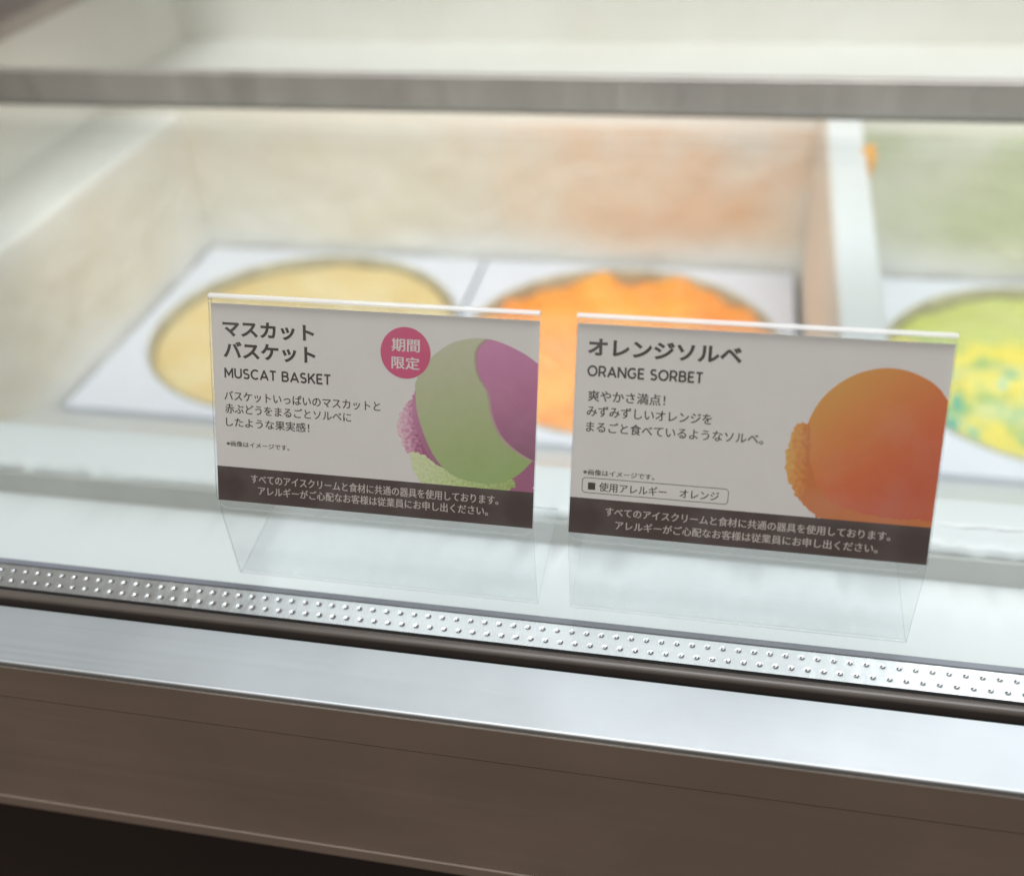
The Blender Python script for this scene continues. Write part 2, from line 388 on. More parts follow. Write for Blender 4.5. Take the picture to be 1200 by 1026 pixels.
# ------------------------------------------------------------------ tubs and collars
R0 = .120; ZT = -.404
TUBS = [(-.318, 'yellow'), (-.070, 'orange'), (.239, 'green'), (.508, 'cream')]
def collar(cx, x0, x1, label):
    bm = bmesh.new(); y0, y1, cyy = .5406, .7970, .6705; N = 96
    def sq(a):
        d = Vector((math.cos(a), math.sin(a)))
        tx = ((x1 - cx) if d.x > 0 else (cx - x0)) / max(1e-9, abs(d.x)); ty = ((y1 - cyy) if d.y > 0 else (cyy - y0)) / max(1e-9, abs(d.y))
        k = min(tx, ty); return (cx + d.x * k, cyy + d.y * k)
    angs = sorted([2 * math.pi * i / N for i in range(N)] + [math.atan2(y - cyy, x - cx) % (2 * math.pi) for x in (x0, x1) for y in (y0, y1)])
    rings = []
    for kind in range(4):
        ring = []
        for a in angs:
            if kind in (0, 1):
                x, y = sq(a); z = ZT if kind else ZT - .005
            else:
                x, y = cx + (R0 + .0012) * math.cos(a), cyy + (R0 + .0012) * math.sin(a); z = ZT if kind == 2 else ZT - .010
            ring.append(bm.verts.new((x, y, z)))
        rings.append(ring)
    n = len(angs)
    for k in range(3):
        for i in range(n): bm.faces.new((rings[k][i], rings[k][(i + 1) % n], rings[k + 1][(i + 1) % n], rings[k + 1][i]))
    bmesh.ops.recalc_face_normals(bm, faces=bm.faces)
    o = obj('tub_collar', bm, M_plate, origin=(cx, cyy, H + ZT - .010))
    tag(o, label, 'tub collar', 'white square collars round the tubs')
collar(TUBS[0][0], -.4525, -.2000, 'white square collar framing the pale yellow tub')
collar(TUBS[1][0], -.1965, .0600, 'white square collar framing the orange sorbet tub')
collar(TUBS[2][0], .0965, .3600, 'white square collar framing the green tub')

M_rim = plain('tub_rim_card', (.46, .43, .31), .6, var=.2, vscale=60)
def ice(kind, cols):
    M, t, b = mat('ice_cream_' + kind); b.inputs['Roughness'].default_value = .5
    b.inputs['Subsurface Weight'].default_value = .15; b.inputs['Subsurface Radius'].default_value = (.004, .003, .002)
    c = t.nodes.new('ShaderNodeTexCoord'); n = t.nodes.new('ShaderNodeTexNoise'); n.inputs['Scale'].default_value = 22; n.inputs['Detail'].default_value = 6
    t.links.new(c.outputs['Object'], n.inputs['Vector']); r = t.nodes.new('ShaderNodeValToRGB')
    r.color_ramp.elements[0].position = .3; r.color_ramp.elements[1].position = .7
    r.color_ramp.elements[0].color = (*cols[0], 1); r.color_ramp.elements[1].color = (*cols[1], 1)
    t.links.new(n.outputs['Fac'], r.inputs[0]); sock = r.outputs[0]
    if kind == 'green':
        sx_ = t.nodes.new('ShaderNodeSeparateXYZ'); t.links.new(c.outputs['Object'], sx_.inputs[0])
        def patch(scale, off, lo, hi, cl, zone, sock):
            mp_ = t.nodes.new('ShaderNodeMapping'); mp_.inputs['Location'].default_value = off; t.links.new(c.outputs['Object'], mp_.inputs[0])
            nn = t.nodes.new('ShaderNodeTexNoise'); nn.inputs['Scale'].default_value = scale; nn.inputs['Detail'].default_value = 3; nn.inputs['Distortion'].default_value = .6
            t.links.new(mp_.outputs[0], nn.inputs['Vector'])
            mr = t.nodes.new('ShaderNodeMapRange'); mr.inputs['From Min'].default_value = lo; mr.inputs['From Max'].default_value = hi
            t.links.new(nn.outputs['Fac'], mr.inputs[0])
            return over(t, sock, cl, mul(t, mr.outputs[0], zone.outputs[0]).outputs[0], 1.0)
        zone = band(t, sx_.outputs['Y'], -.14, -.13, .025, .055)
        sock = patch(24, (1, 2, 0), .40, .54, (.74, .61, .035), zone, sock)
        sock = patch(30, (4, 1, 0), .52, .62, (.24, .40, .07), zone, sock)
        zone2 = band(t, sx_.outputs['Y'], -.14, -.12, -.01, .02)
        sock = patch(38, (7, 5, 0), .54, .61, (.12, .50, .47), zone2, sock)
        sock = patch(48, (3, 9, 2), .55, .61, (.06, .36, .22), zone2, sock)
    t.links.new(sock, b.inputs['Base Color'])
    n2 = t.nodes.new('ShaderNodeTexNoise'); n2.inputs['Scale'].default_value = 240; n2.inputs['Detail'].default_value = 5
    t.links.new(c.outputs['Object'], n2.inputs['Vector'])
    bp = t.nodes.new('ShaderNodeBump'); bp.inputs['Strength'].default_value = .5; bp.inputs['Distance'].default_value = .002
    t.links.new(n2.outputs['Fac'], bp.inputs['Height']); t.links.new(bp.outputs[0], b.inputs['Normal'])
    return M
ICE = {'yellow': ice('yellow', ((.68, .50, .20), (.73, .60, .33))), 'orange': ice('orange', ((.82, .25, .010), (.92, .43, .06))),
       'green': ice('green', ((.50, .54, .13), (.57, .60, .22))), 'cream': ice('cream', ((.80, .74, .6), (.85, .8, .68)))}
LBL = {'yellow': 'round tub of pale yellow sorbet behind the left card', 'orange': 'round tub of scraped bright orange sorbet in the middle',
       'green': 'round tub of green sorbet swirled with yellow and teal', 'cream': 'cream tub'}
for cx, kind in TUBS[:3]:
    tb = thing('ice_cream_tub', LBL[kind], 'ice cream tub', (cx, .6705, H - .4475), 'round ice cream tubs in the freezer well')
    bm = bmesh.new(); N = 96
    prof = [(R0 - .0012, -.4475), (R0 - .0004, ZT - .006), (R0 + .0006, ZT - .002), (R0, ZT + .0015), (R0 - .0016, ZT + .001), (R0 - .0022, ZT - .004), (R0 - .0025, -.4465)]
    rings = [[bm.verts.new((cx + r * math.cos(2 * math.pi * i / N), .6705 + r * math.sin(2 * math.pi * i / N), z)) for i in range(N)] for r, z in prof]
    for k in range(len(prof) - 1):
        for i in range(N): bm.faces.new((rings[k][i], rings[k][(i + 1) % N], rings[k + 1][(i + 1) % N], rings[k + 1][i]))
    bmesh.ops.recalc_face_normals(bm, faces=bm.faces)
    obj('carton', bm, M_rim, tb, smooth=True)
    bm = bmesh.new(); NR = 60; NA = 180; rings = []
    for i in range(NR + 1):
        r = (R0 - .0026) * i / NR; ring = []
        for j in range(NA if i else 1):
            a = 2 * math.pi * j / NA; x, y = r * math.cos(a), r * math.sin(a)
            q = Vector((x + cx * 3, y, 0)); f = r / R0
            edge = -.004 * max(0, (f - .93) / .07)
            if kind == 'yellow':
                h = -.0055 + .0035 * noise.noise(q * 22) + .0012 * noise.noise(q * 70) + edge
                h += .006 * math.exp(-((x - .02) ** 2 + (y + .05) ** 2) / .0016)
            elif kind == 'orange':
                s_ = abs(noise.noise(Vector((q.x * 16 + 2 * q.y * 10, q.y * 34, 2))))
                h = -.006 + .022 * (s_ - .3) + .006 * noise.noise(q * 55) + .0018 * noise.noise(q * 150) + edge * .6
                h -= .012 * math.exp(-((y - .035) ** 2) / .0006) * (1 if x > -.08 else 0) * max(0, 1 - f ** 6)
            else:
                h = -.0065 + .006 * noise.noise(q * 24) + .003 * noise.noise(q * 70) + edge
                h += .006 * (1 if y < .02 else max(0, 1 - (y - .02) / .03)) * (.6 + noise.noise(q * 40))
            ring.append(bm.verts.new((cx + x, .6705 + y, ZT + h)))
        rings.append(ring)
    for j in range(NA): bm.faces.new((rings[0][0], rings[1][j], rings[1][(j + 1) % NA]))
    for i in range(1, NR):
        for j in range(NA): bm.faces.new((rings[i][j], rings[i + 1][j], rings[i + 1][(j + 1) % NA], rings[i][(j + 1) % NA]))
    bmesh.ops.recalc_face_normals(bm, faces=bm.faces)
    obj('ice_cream', bm, ICE[kind], tb, smooth=True)

# ------------------------------------------------------------------ double-glazed lid
lid = thing('glass_lid', 'sloping double-glazed freezer lid with dotted metal spacer and grey rear rail', 'glass lid', (0, .36, H + zg(.36) - .018))
def slab(x0, x1, y0, y1, top, th, mats=None):
    bm = bmesh.new()
    extrude_profile([(y0, zg(y0) + top), (y1, zg(y1) + top), (y1, zg(y1) + top - th), (y0, zg(y0) + top - th)], x0, x1, bm=bm)
    bm.normal_update()
    for f in bm.faces:
        f.material_index = 0
    return bm
GX0, GX1 = -.57, .70
obj('upper_pane', slab(GX0, GX1, .1990, .5385, 0, .004), [M_glass, M_gedge], lid)
obj('lower_pane', slab(GX0, GX1, .1990, .5385, -.014, .004), [M_glass, M_gedge], lid)
obj('rear_pane', slab(GX0, GX1, .5460, .96, .004, .004), [M_glass, M_gedge], lid)
# spacer: dimpled aluminium strip between the panes
bm = bmesh.new(); sy0, sy1 = .1993, .2080; nxs = 2600; nys = 26; X0, X1 = -.36, .30
pitch = .00425; rws = (sy0 + .0024, sy0 + .0063)
g = []
for i in range(nxs + 1):
    x = X0 + (X1 - X0) * i / nxs; col_ = []
    for j in range(nys + 1):
        y = sy0 + (sy1 - sy0) * j / nys; d = 0
        for k, ry in enumerate(rws):
            fx = (x / pitch + .35 * k) % 1 - .5
            rr = math.hypot(fx * pitch * .75, y - ry) / .00048
            if rr < 2: d -= .00038 * math.exp(-rr ** 3)
        col_.append(bm.verts.new((x, y, zg(y) - .0046 + d)))
    g.append(col_)
for i in range(nxs):
    for j in range(nys):
        f = bm.faces.new((g[i][j], g[i + 1][j], g[i + 1][j + 1], g[i][j + 1]))
        if zg(g[i][j].co.y) - .0046 - g[i][j].co.z > .00010: f.material_index = 1
bmesh.ops.recalc_face_normals(bm, faces=bm.faces)
obj('spacer_strip', bm, [M_spacer, M_hole], lid, smooth=True)
bm = bmesh.new()
extrude_profile([(.1993, zg(.1993) - .0060), (.2080, zg(.2080) - .0060), (.2080, zg(.2080) - .0139), (.1993, zg(.1993) - .0139)], GX0, GX1, bm=bm)
extrude_profile([(.2081, zg(.2081) - .0042), (.2099, zg(.2099) - .0042), (.2099, zg(.2099) - .0139), (.2081, zg(.2081) - .0139)], GX0, GX1, bm=bm)
obj('sealant', bm, M_slate, lid)
# rubber edge bead in front of the glass, black shadow gaps either side
gp = []
for k in range(13):
    a = k / 12 * math.pi
    gp.append((.1962 + .0017 * math.cos(a), zg(.196) - .0046 + .0014 * math.sin(a)))
gp += [(.1945, zg(.195) - .0070), (.1979, zg(.198) - .0070)]
obj('edge_gasket', extrude_profile(gp, GX0 - .03, GX1), M_gasket, lid, smooth=False)
obj('gasket_channel', extrude_profile([(.1928, -.2250), (.1943, -.2246), (.1980, -.2220), (.1989, zg(.1985) - .0046), (.1989, -.2420), (.1928, -.2420)], GX0 - .03, GX1), M_black, lid)
# rear rail
bm = boxbm(GX0, GX1, .5390, .5455, -.0090, .0092, bev=.0008)
bmesh.ops.transform(bm, matrix=Matrix.Translation((0, 0, -.1762)), verts=bm.verts)
obj('rear_rail', bm, M_alu, lid)
bm = boxbm(GX0, GX1, .5400, .5450, -.1872, -.1853, bev=.0005)
obj('rail_seal', bm, M_gasket, lid)

# ------------------------------------------------------------------ acrylic stands and cards
Y0, Z0 = .2095, -.2155
W = .0913
VV = Vector((0, .380, .925)).normalized(); NN = Vector((0, -VV.z, VV.y))
BEND = Vector((0, Y0 - .0014, Z0 + .0288))
PL = .0602
def sheet(pts, th, x0, x1, foldset=()):
    """a bent clear sheet: centre line pts in y-z, thickness th, swept along x"""
    n = len(pts); L = []; Rr = []
    for i in range(n):
        a = Vector(pts[max(0, i - 1)]); c = Vector(pts[min(n - 1, i + 1)])
        d = (c - a).normalized(); nn = Vector((-d.y, d.x))
        L.append(Vector(pts[i]) + nn * th / 2); Rr.append(Vector(pts[i]) - nn * th / 2)
    bm = bmesh.new()
    def ring(x): return [bm.verts.new((x, p.x, p.y)) for p in L], [bm.verts.new((x, p.x, p.y)) for p in Rr]
    la, ra = ring(x0); lb, rb = ring(x1)
    for i in range(n - 1):
        mi = 2 if i in foldset else 0
        for f in (bm.faces.new((la[i], la[i + 1], lb[i + 1], lb[i])), bm.faces.new((ra[i], rb[i], rb[i + 1], ra[i + 1]))): f.material_index = mi
        for f in (bm.faces.new((la[i], ra[i], ra[i + 1], la[i + 1])), bm.faces.new((lb[i], lb[i + 1], rb[i + 1], rb[i]))): f.material_index = 1
    for f in (bm.faces.new((la[0], lb[0], rb[0], ra[0])), bm.faces.new((la[-1], ra[-1], rb[-1], lb[-1]))): f.material_index = 1
    bmesh.ops.recalc_face_normals(bm, faces=bm.faces)
    return bm
def yz(v): return Vector((v.y, v.z))
def stand(x0, label):
    st = thing('card_stand', label, 'card stand', (x0 + W / 2, Y0, H + Z0), 'clear acrylic card stands on the lid')
    th = .0008
    foot_tip = Vector((Y0 + .038, zg(Y0 + .038) + .0008)); foot = Vector((Y0, Z0 + .0008)); bend = yz(BEND)
    d1 = (foot_tip - foot).normalized(); d2 = (bend - foot).normalized(); dv_ = yz(VV); dn = yz(NN)
    pts = [foot_tip]
    def corner(p, a, b_, r, n=6):
        for k in range(n + 1):
            t_ = k / n; pts.append((p + a * r) * (1 - t_) ** 2 + 2 * p * t_ * (1 - t_) + (p + b_ * r) * t_ ** 2)
    corner(foot, d1, d2, .0016); corner(bend, -d2, dv_, .0045, 8)
    top = bend + dv_ * (PL - .0008); pts.append(top)
    i0 = len(pts) - 1
    c_ = top + dn * .0008
    for k in range(1, 9):
        a = k / 8 * math.pi; pts.append(c_ + (-dn) * .0008 * math.cos(a) + dv_ * .0008 * math.sin(a))
    fs = set(range(i0, len(pts) - 1))
    pts.append(pts[-1] - dv_ * .0008)
    obj('bent_sheet', sheet(pts, th, x0, x0 + W, fs), [M_acryl, M_acedge, M_fold], st)
    # front pocket leaf with rounded lower corners, hanging from the fold
    bm = bmesh.new(); r = .0035; out = [(0, PL - .0020), (0, r)]
    for k in range(1, 8):
        a = math.pi + k / 8 * math.pi / 2; out.append((r + r * math.cos(a), r + r * math.sin(a)))
    out += [(r, 0), (W - r, 0)]
    for k in range(1, 8):
        a = 1.5 * math.pi + k / 8 * math.pi / 2; out.append((W - r + r * math.cos(a), r + r * math.sin(a)))
    out += [(W, r), (W, PL - .0020)]
    def P(u, v, n): return BEND + Vector((x0 + u, 0, 0)) + VV * v + NN * n
    a_ = [bm.verts.new(P(u, v, .0012)) for u, v in out]; b_ = [bm.verts.new(P(u, v, .0020)) for u, v in out]
    bm.faces.new(a_).material_index = 0; bm.faces.new(b_[::-1]).material_index = 0
    for i in range(len(out)):
        k = (i + 1) % len(out); bm.faces.new((a_[i], b_[i], b_[k], a_[k])).material_index = 1
    bmesh.ops.recalc_face_normals(bm, faces=bm.faces)
    obj('front_pocket', bm, [M_acryl, M_acedge], st)
    return st

M_card = plain('card_stock', (.85, .825, .795), .55, var=.015, vscale=90)
M_ink = plain('dark_print', (.045, .032, .028), .55)
M_bandp = plain('brown_print', (.046, .023, .020), .5, var=.08, vscale=150)
M_pale = plain('pale_print', (.62, .56, .52), .55)
M_rose = plain('rose_print', (.72, .085, .23), .55)
def printed(name, stops, u0, v0, u1, v1, nscale, namp, grain=0.0):
    """printed photograph colouring: colour run between two points of the card (mm), broken by noise"""
    M, t, b = mat(name); b.inputs['Roughness'].default_value = .5
    uv = t.nodes.new('ShaderNodeUVMap'); uv.uv_map = 'card'
    s = t.nodes.new('ShaderNodeSeparateXYZ'); t.links.new(uv.outputs[0], s.inputs[0])
    du, dv_ = u1 - u0, v1 - v0; L2 = du * du + dv_ * dv_
    a = t.nodes.new('ShaderNodeMath'); a.operation = 'MULTIPLY_ADD'; a.inputs[1].default_value = du / L2; a.inputs[2].default_value = -(u0 * du + v0 * dv_) / L2
    t.links.new(s.outputs['X'], a.inputs[0])
    b_ = t.nodes.new('ShaderNodeMath'); b_.operation = 'MULTIPLY_ADD'; b_.inputs[1].default_value = dv_ / L2
    t.links.new(s.outputs['Y'], b_.inputs[0]); t.links.new(a.outputs[0], b_.inputs[2])
    n = t.nodes.new('ShaderNodeTexNoise'); n.inputs['Scale'].default_value = nscale; n.inputs['Detail'].default_value = 5
    t.links.new(uv.outputs[0], n.inputs['Vector'])
    c = t.nodes.new('ShaderNodeMath'); c.operation = 'MULTIPLY_ADD'; c.inputs[1].default_value = namp
    t.links.new(n.outputs['Fac'], c.inputs[0])
    d = t.nodes.new('ShaderNodeMath'); d.operation = 'SUBTRACT'; d.inputs[1].default_value = namp * .5
    t.links.new(b_.outputs[0], d.inputs[0]); t.links.new(d.outputs[0], c.inputs[2])
    r = t.nodes.new('ShaderNodeValToRGB'); cr = r.color_ramp
    while len(cr.elements) < len(stops): cr.elements.new(.5)
    for e_, (p, cl) in zip(cr.elements, stops): e_.position = p; e_.color = (*cl, 1)
    t.links.new(c.outputs[0], r.inputs[0]); t.links.new(r.outputs[0], b.inputs['Base Color'])
    return M
M_green = printed('print_green_scoop', [(0, (.64, .65, .47)), (.5, (.50, .58, .30)), (1, (.36, .52, .155))], 70, 50, 80, 12, .35, .25)
M_purple = printed('print_purple_scoop', [(0, (.72, .30, .52)), (.55, (.55, .20, .36)), (1, (.33, .13, .22))], 80, 50, 90, 20, .3, .25)
M_melt = [plain('print_melt', tuple(g * (1 - k) + q * k for g, q in zip((.51, .56, .31), (.56, .22, .38))), .5, var=.08, vscale=250) for k in (.25, .5, .75)]
M_pcrumb = printed('print_pink_crumb', [(0, (.90, .68, .74)), (.5, (.75, .36, .52)), (1, (.42, .12, .25))], 53, 20, 60, 20, 1.0, 1.7)
M_gcrumb = printed('print_green_crumb', [(0, (.78, .85, .52)), (.5, (.60, .75, .30)), (1, (.38, .52, .14))], 57, 18, 85, 8, 1.1, 1.6)
M_orange = printed('print_orange_scoop', [(0, (.80, .42, .085)), (.35, (.80, .28, .060)), (.7, (.76, .165, .042)), (1, (.68, .12, .038))], 60, 44, 84, 18, .25, .15)
M_ocrumb = printed('print_orange_crumb', [(0, (.86, .50, .12)), (.5, (.82, .34, .06)), (1, (.70, .20, .035))], 54, 26, 60, 26, .9, 1.4)

def catmull(P_, n=8, closed=True):
    out = []; N = len(P_)
    for i in range(N if closed else N - 1):
        p0, p1, p2, p3 = (Vector(P_[(i + k) % N if closed else min(max(i + k, 0), N - 1)]) for k in (-1, 0, 1, 2))
        for j in range(n):
            t_ = j / n
            out.append(.5 * ((2 * p1) + (p2 - p0) * t_ + (2 * p0 - 5 * p1 + 4 * p2 - p3) * t_ ** 2 + (3 * p1 - p0 - 3 * p2 + p3) * t_ ** 3))
    return out
def jag(P_, amp, step=.35):
    out = []; N = len(P_)
    for i in range(N):
        a, b_ = Vector(P_[i]), Vector(P_[(i + 1) % N]); n = max(1, int((b_ - a).length / step)); d = (b_ - a).normalized() if (b_ - a).length else Vector((1, 0))
        for j in range(n):
            p = a + (b_ - a) * j / n
            k = amp * (noise.noise(Vector((p.x * 1.1, p.y * 1.1, 5))) + .7 * noise.noise(Vector((p.x * 3, p.y * 3, 8))))
            out.append(p + Vector((-d.y, d.x)) * k)
    return out

class Card:
    def __init__(s, x0, label):
        s.x0 = x0 + (W - .091) / 2
        s.o = None; s.label = label
        s.base = BEND + Vector((s.x0, 0, 0)) + VV * .0018
        s.layer = .00070
        s.thing = thing('flavour_card', label, 'flavour card', s.base + VV * .028 + Vector((.0455, 0, H)), 'printed flavour cards in the stands')
    def P(s, u, v, n): return s.base + Vector((u * .001, 0, 0)) + VV * (v * .001) + NN * n
    def mesh(s, name, polys, mats, parent=None):
        """polys: (outline mm, height above card um, material index)"""
        bm = bmesh.new(); uvl = bm.loops.layers.uv.new('card')
        for pl, hgt, mi in polys:
            pl = [(min(91, max(0, p[0])), p[1]) for p in pl]
            pl2 = [p for i, p in enumerate(pl) if (abs(p[0] - pl[i - 1][0]) + abs(p[1] - pl[i - 1][1])) > 1e-4]
            vs = [bm.verts.new(s.P(p[0], p[1], s.layer + hgt * 1e-6)) for p in pl2]
            f = bm.faces.new(vs); f.material_index = mi
            for l, p in zip(f.loops, pl2): l[uvl].uv = (p[0], p[1])
        bm.normal_update()
        for f in bm.faces:
            if f.normal.dot(NN) < 0: f.normal_flip()
        bmesh.ops.triangulate(bm, faces=bm.faces)
        return obj(name, bm, mats, parent or s.thing)
    def sheet(s):
        bm = bmesh.new()
        v = [[bm.verts.new(s.P(u, h, n)) for u, h in ((0, 0), (91, 0), (91, 56), (0, 56))] for n in (s.layer - .00026, s.layer)]
        bm.faces.new(v[0][::-1]); bm.faces.new(v[1])
        for i in range(4): bm.faces.new((v[0][i], v[0][(i + 1) % 4], v[1][(i + 1) % 4], v[1][i]))
        bmesh.ops.recalc_face_normals(bm, faces=bm.faces)
        obj('card_sheet', bm, M_card, s.thing)
    def text(s, name, items, mats, hgt, parent=None):
        """items: (string, u0, u1, v0, v1, weight, material index) fitted to a box in mm"""
        bm = bmesh.new()
        # small characters are struck twice, a hair apart, for the weight of the print
        items = [(*q, 0.0) for q in items if q[5] > .02] + [(q[0], q[1] + d, q[2] + d, *q[3:], h_) for q in items if q[5] <= .02 for d, h_ in ((-.035, 0.0), (.035, 2.0))]
        for body, u0, u1, v0, v1, wt, mi, lift in items:
            cu = bpy.data.curves.new('lettering', 'FONT'); cu.body = body; cu.size = 1; cu.offset = wt; cu.resolution_u = 4; cu.fill_mode = 'FRONT'
            o = bpy.data.objects.new('lettering_source', cu); C.objects.link(o)
            dg = bpy.context.evaluated_depsgraph_get(); dg.update()
            me = bpy.data.meshes.new_from_object(o.evaluated_get(dg))
            bpy.data.objects.remove(o); bpy.data.curves.remove(cu)
            xs_ = [v.co.x for v in me.vertices]; ys_ = [v.co.y for v in me.vertices]
            a0, a1, b0, b1 = min(xs_), max(xs_), min(ys_), max(ys_)
            vs = [bm.verts.new(s.P(u0 + (v.co.x - a0) / (a1 - a0) * (u1 - u0), v0 + (v.co.y - b0) / (b1 - b0) * (v1 - v0), s.layer + (hgt + lift) * 1e-6)) for v in me.vertices]
            for p in me.polygons:
                try:
                    f = bm.faces.new([vs[i] for i in p.vertices]); f.material_index = mi
                except ValueError: pass
            bpy.data.meshes.remove(me)
        bm.normal_update()
        for f in bm.faces:
            if f.normal.dot(NN) < 0: f.normal_flip()
        return obj(name, bm, mats, parent or s.thing)
def strokes(ch):
    def arc(cx, cy, rx, ry, a0, a1, n=14): return [(cx + rx * math.cos(math.radians(a0 + (a1 - a0) * i / n)), cy + ry * math.sin(math.radians(a0 + (a1 - a0) * i / n))) for i in range(n + 1)]
    D = {'M': (.88, [[(.07, 0), (.07, 1)], [(.05, .985), (.44, .30), (.83, .985)], [(.81, 0), (.81, 1)]]),
      'U': (.76, [[(.07, 1), (.07, .36)] + arc(.38, .36, .31, .30, 180, 360)[1:] + [(.69, 1)]]),
      'S': (.66, [arc(.33, .72, .25, .22, 40, 180, 9) + arc(.33, .50, .25, .0, 180, 200, 1)[:0] + arc(.33, .735, .25, .235, 190, 262, 5) + arc(.34, .275, .25, .22, 80, -60, 10) + arc(.33, .28, .28, .225, -70, -145, 6)]),
      'C': (.80, [arc(.46, .5, .40, .44, 48, 312, 22)]),
      'A': (.86, [[(.05, 0), (.45, .985)], [(.41, .985), (.81, 0)], [(.19, .29), (.67, .29)]]),
      'T': (.66, [[(.02, .94), (.64, .94)], [(.33, .93), (.33, 0)]]),
      'B': (.72, [[(.07, 0), (.07, 1)], [(.08, .94), (.38, .94)] + arc(.38, .735, .21, .205, 90, -90, 8)[1:] + [(.08, .53)], [(.38, .53), (.40, .53)] + arc(.40, .295, .235, .235, 90, -90, 9)[1:] + [(.08, .06)]]),
      'K': (.72, [[(.07, 0), (.07, 1)], [(.66, 1), (.08, .36)], [(.28, .60), (.68, 0)]]),
      'E': (.62, [[(.07, 0), (.07, 1)], [(.08, .94), (.58, .94)], [(.08, .51), (.52, .51)], [(.08, .06), (.60, .06)]]),
      'O': (.94, [arc(.47, .5, .41, .44, 0, 360, 30)]),
      'R': (.73, [[(.07, 0), (.07, 1)], [(.08, .94), (.38, .94)] + arc(.38, .665, .245, .275, 90, -90, 9)[1:] + [(.08, .39)], [(.40, .40), (.66, 0)]]),
      'N': (.82, [[(.07, 0), (.07, 1)], [(.07, .98), (.75, .02)], [(.75, 0), (.75, 1)]]),
      'G': (.86, [arc(.46, .5, .40, .44, 48, 318, 22) + [(.755, .20), (.755, .50)], [(.76, .48), (.52, .48)]]), ' ': (.30, [])}
    return D[ch]
def latin(word, u0, u1, v0, v1, wt=.18, gap=.13):
    tot = sum(strokes(c)[0] + gap for c in word) - gap
    h = v1 - v0; k = (u1 - u0) / tot; x = 0; out = []; lay = 30
    for c in word:
        wd, ss = strokes(c)
        for st in ss:
            P_ = [Vector(((x + p[0]) * k / h, p[1])) for p in st]; P_ = [p for i, p in enumerate(P_) if i == 0 or (p - P_[i - 1]).length > 1e-4]
            n = len(P_); L = []; Rr = []; loop = (P_[0] - P_[-1]).length < 1e-3 and n > 4
            for i in range(n):
                pa = P_[i - 1] if i else (P_[-2] if loop else None); pb = P_[i + 1] if i < n - 1 else (P_[1] if loop else None)
                d1 = (P_[i] - pa).normalized() if pa is not None else None; d2 = (pb - P_[i]).normalized() if pb is not None else None
                d = ((d1 or d2) + (d2 or d1)).normalized(); nn = Vector((-d.y, d.x)); cs = max(.45, nn.dot(Vector((-(d1 or d2).y, (d1 or d2).x))))
                L.append(P_[i] + nn * wt / 2 / cs); Rr.append(P_[i] - nn * wt / 2 / cs)
            for i in range(n - 1):
                out.append(([(u0 + q.x * h, v0 + q.y * h) for q in (L[i], Rr[i], Rr[i + 1], L[i + 1])], lay, 0))
            lay += 1.5
        x += wd + gap
    return out
def rect(u0, u1, v0, v1): return [(u0, v0), (u1, v0), (u1, v1), (u0, v1)]
def circ(cu, cv, r, n=64, rv=None): return [(cu + r * math.cos(2 * math.pi * i / n), cv + (rv or r) * math.sin(2 * math.pi * i / n)) for i in range(n)]
WARN1 = 'すべてのアイスクリームと食材に共通の器具を使用しております。'
WARN2 = 'アレルギーがご心配なお客様は従業員にお申し出ください。'
BW, MW = .034, .003

XA, XB = -.1351, -.0343
stand(XA, 'clear bent acrylic stand holding the muscat basket card')
stand(XB, 'clear bent acrylic stand holding the orange sorbet card')

a = Card(XA, 'white card reading MUSCAT BASKET with green and purple scoop'); a.sheet()
green = [(58.0, 35.7), (58.1, 38), (59.9, 41.8), (63.0, 45.5), (67.6, 48.9), (72, 50.3), (75.2, 50.7), (79, 50.4), (83.3, 49.1), (87.5, 47.2), (91.0, 44.9), (91, 19.6), (86.3, 14.4), (81.2, 11.9), (76.0, 11.5), (69.1, 12.8), (64.3, 16.7), (61.1, 22.3), (58.6, 29.5)]
i_ = green.index((91, 19.6)); green = green[i_:] + green[:i_]
g_s = catmull(green, 6, closed=False) + [Vector((91, 44.9))]
pk = jag([(58.4, 36.0), (57.0, 34), (55.6, 31.5), (54.0, 29.1), (52.9, 26.4), (53.2, 24), (54.0, 21.5), (55.3, 19.1), (56.9, 17.0), (65.4, 13.5), (70, 12), (66, 20), (61, 28)], .8)
gc = jag([(56.5, 18.4), (56.9, 15.0), (58.0, 12.5), (59.6, 10.5), (62.8, 9.2), (73.9, 9.2), (83, 9.2), (85.9, 11.4), (85.4, 13.2), (76.0, 13), (68.1, 14), (64.4, 15.5), (61.2, 17.6), (58.5, 18.8)], .55)
gc = [(p[0], max(9.6, p[1])) for p in gc]
pk2 = [(p[0], max(9.6, p[1])) for p in jag([(91, 23), (87.0, 18.0), (84.0, 15.0), (82.6, 11.2), (82.6, 9.0), (91, 9.0)], .6)]
pu = [(77.7, 50.55), (75.6, 48.6), (74.8, 46.0), (75.4, 41.2), (78.3, 36.0), (79.4, 30.1), (82.1, 24.8), (86.1, 21.3), (91, 18.7), (91, 44.9), (87.5, 47.2), (83.3, 49.1), (80, 50.2)]
pus = catmull(pu[:9], 6, closed=False) + [Vector(p) for p in pu[8:]]
rim = catmull([(58.0, 35.7), (58.6, 29.5), (61.1, 22.3), (64.3, 16.7), (69.1, 12.6), (67.5, 12.4), (62.6, 17), (59.3, 22.5), (57.2, 29)], 6)
pic = a.mesh('scoop_picture', [(pk, 20, 2), (rim, 24, 1), (gc, 28, 3), (pk2, 22, 2), (g_s, 32, 0)] + [([(p[0] - d if i < 48 else p[0], p[1] - (.35 * d if 24 < i < 48 else 0)) for i, p in enumerate(pus)], 33 + j, 4 + j) for j, d in enumerate((.9, .55, .25))] + [(pus, 38, 1)],
    [M_green, M_purple, M_pcrumb, M_gcrumb] + M_melt)
bnd = a.mesh('warning_band', [(rect(0, 91, 0, 10.1), 40, 0)], [M_bandp])
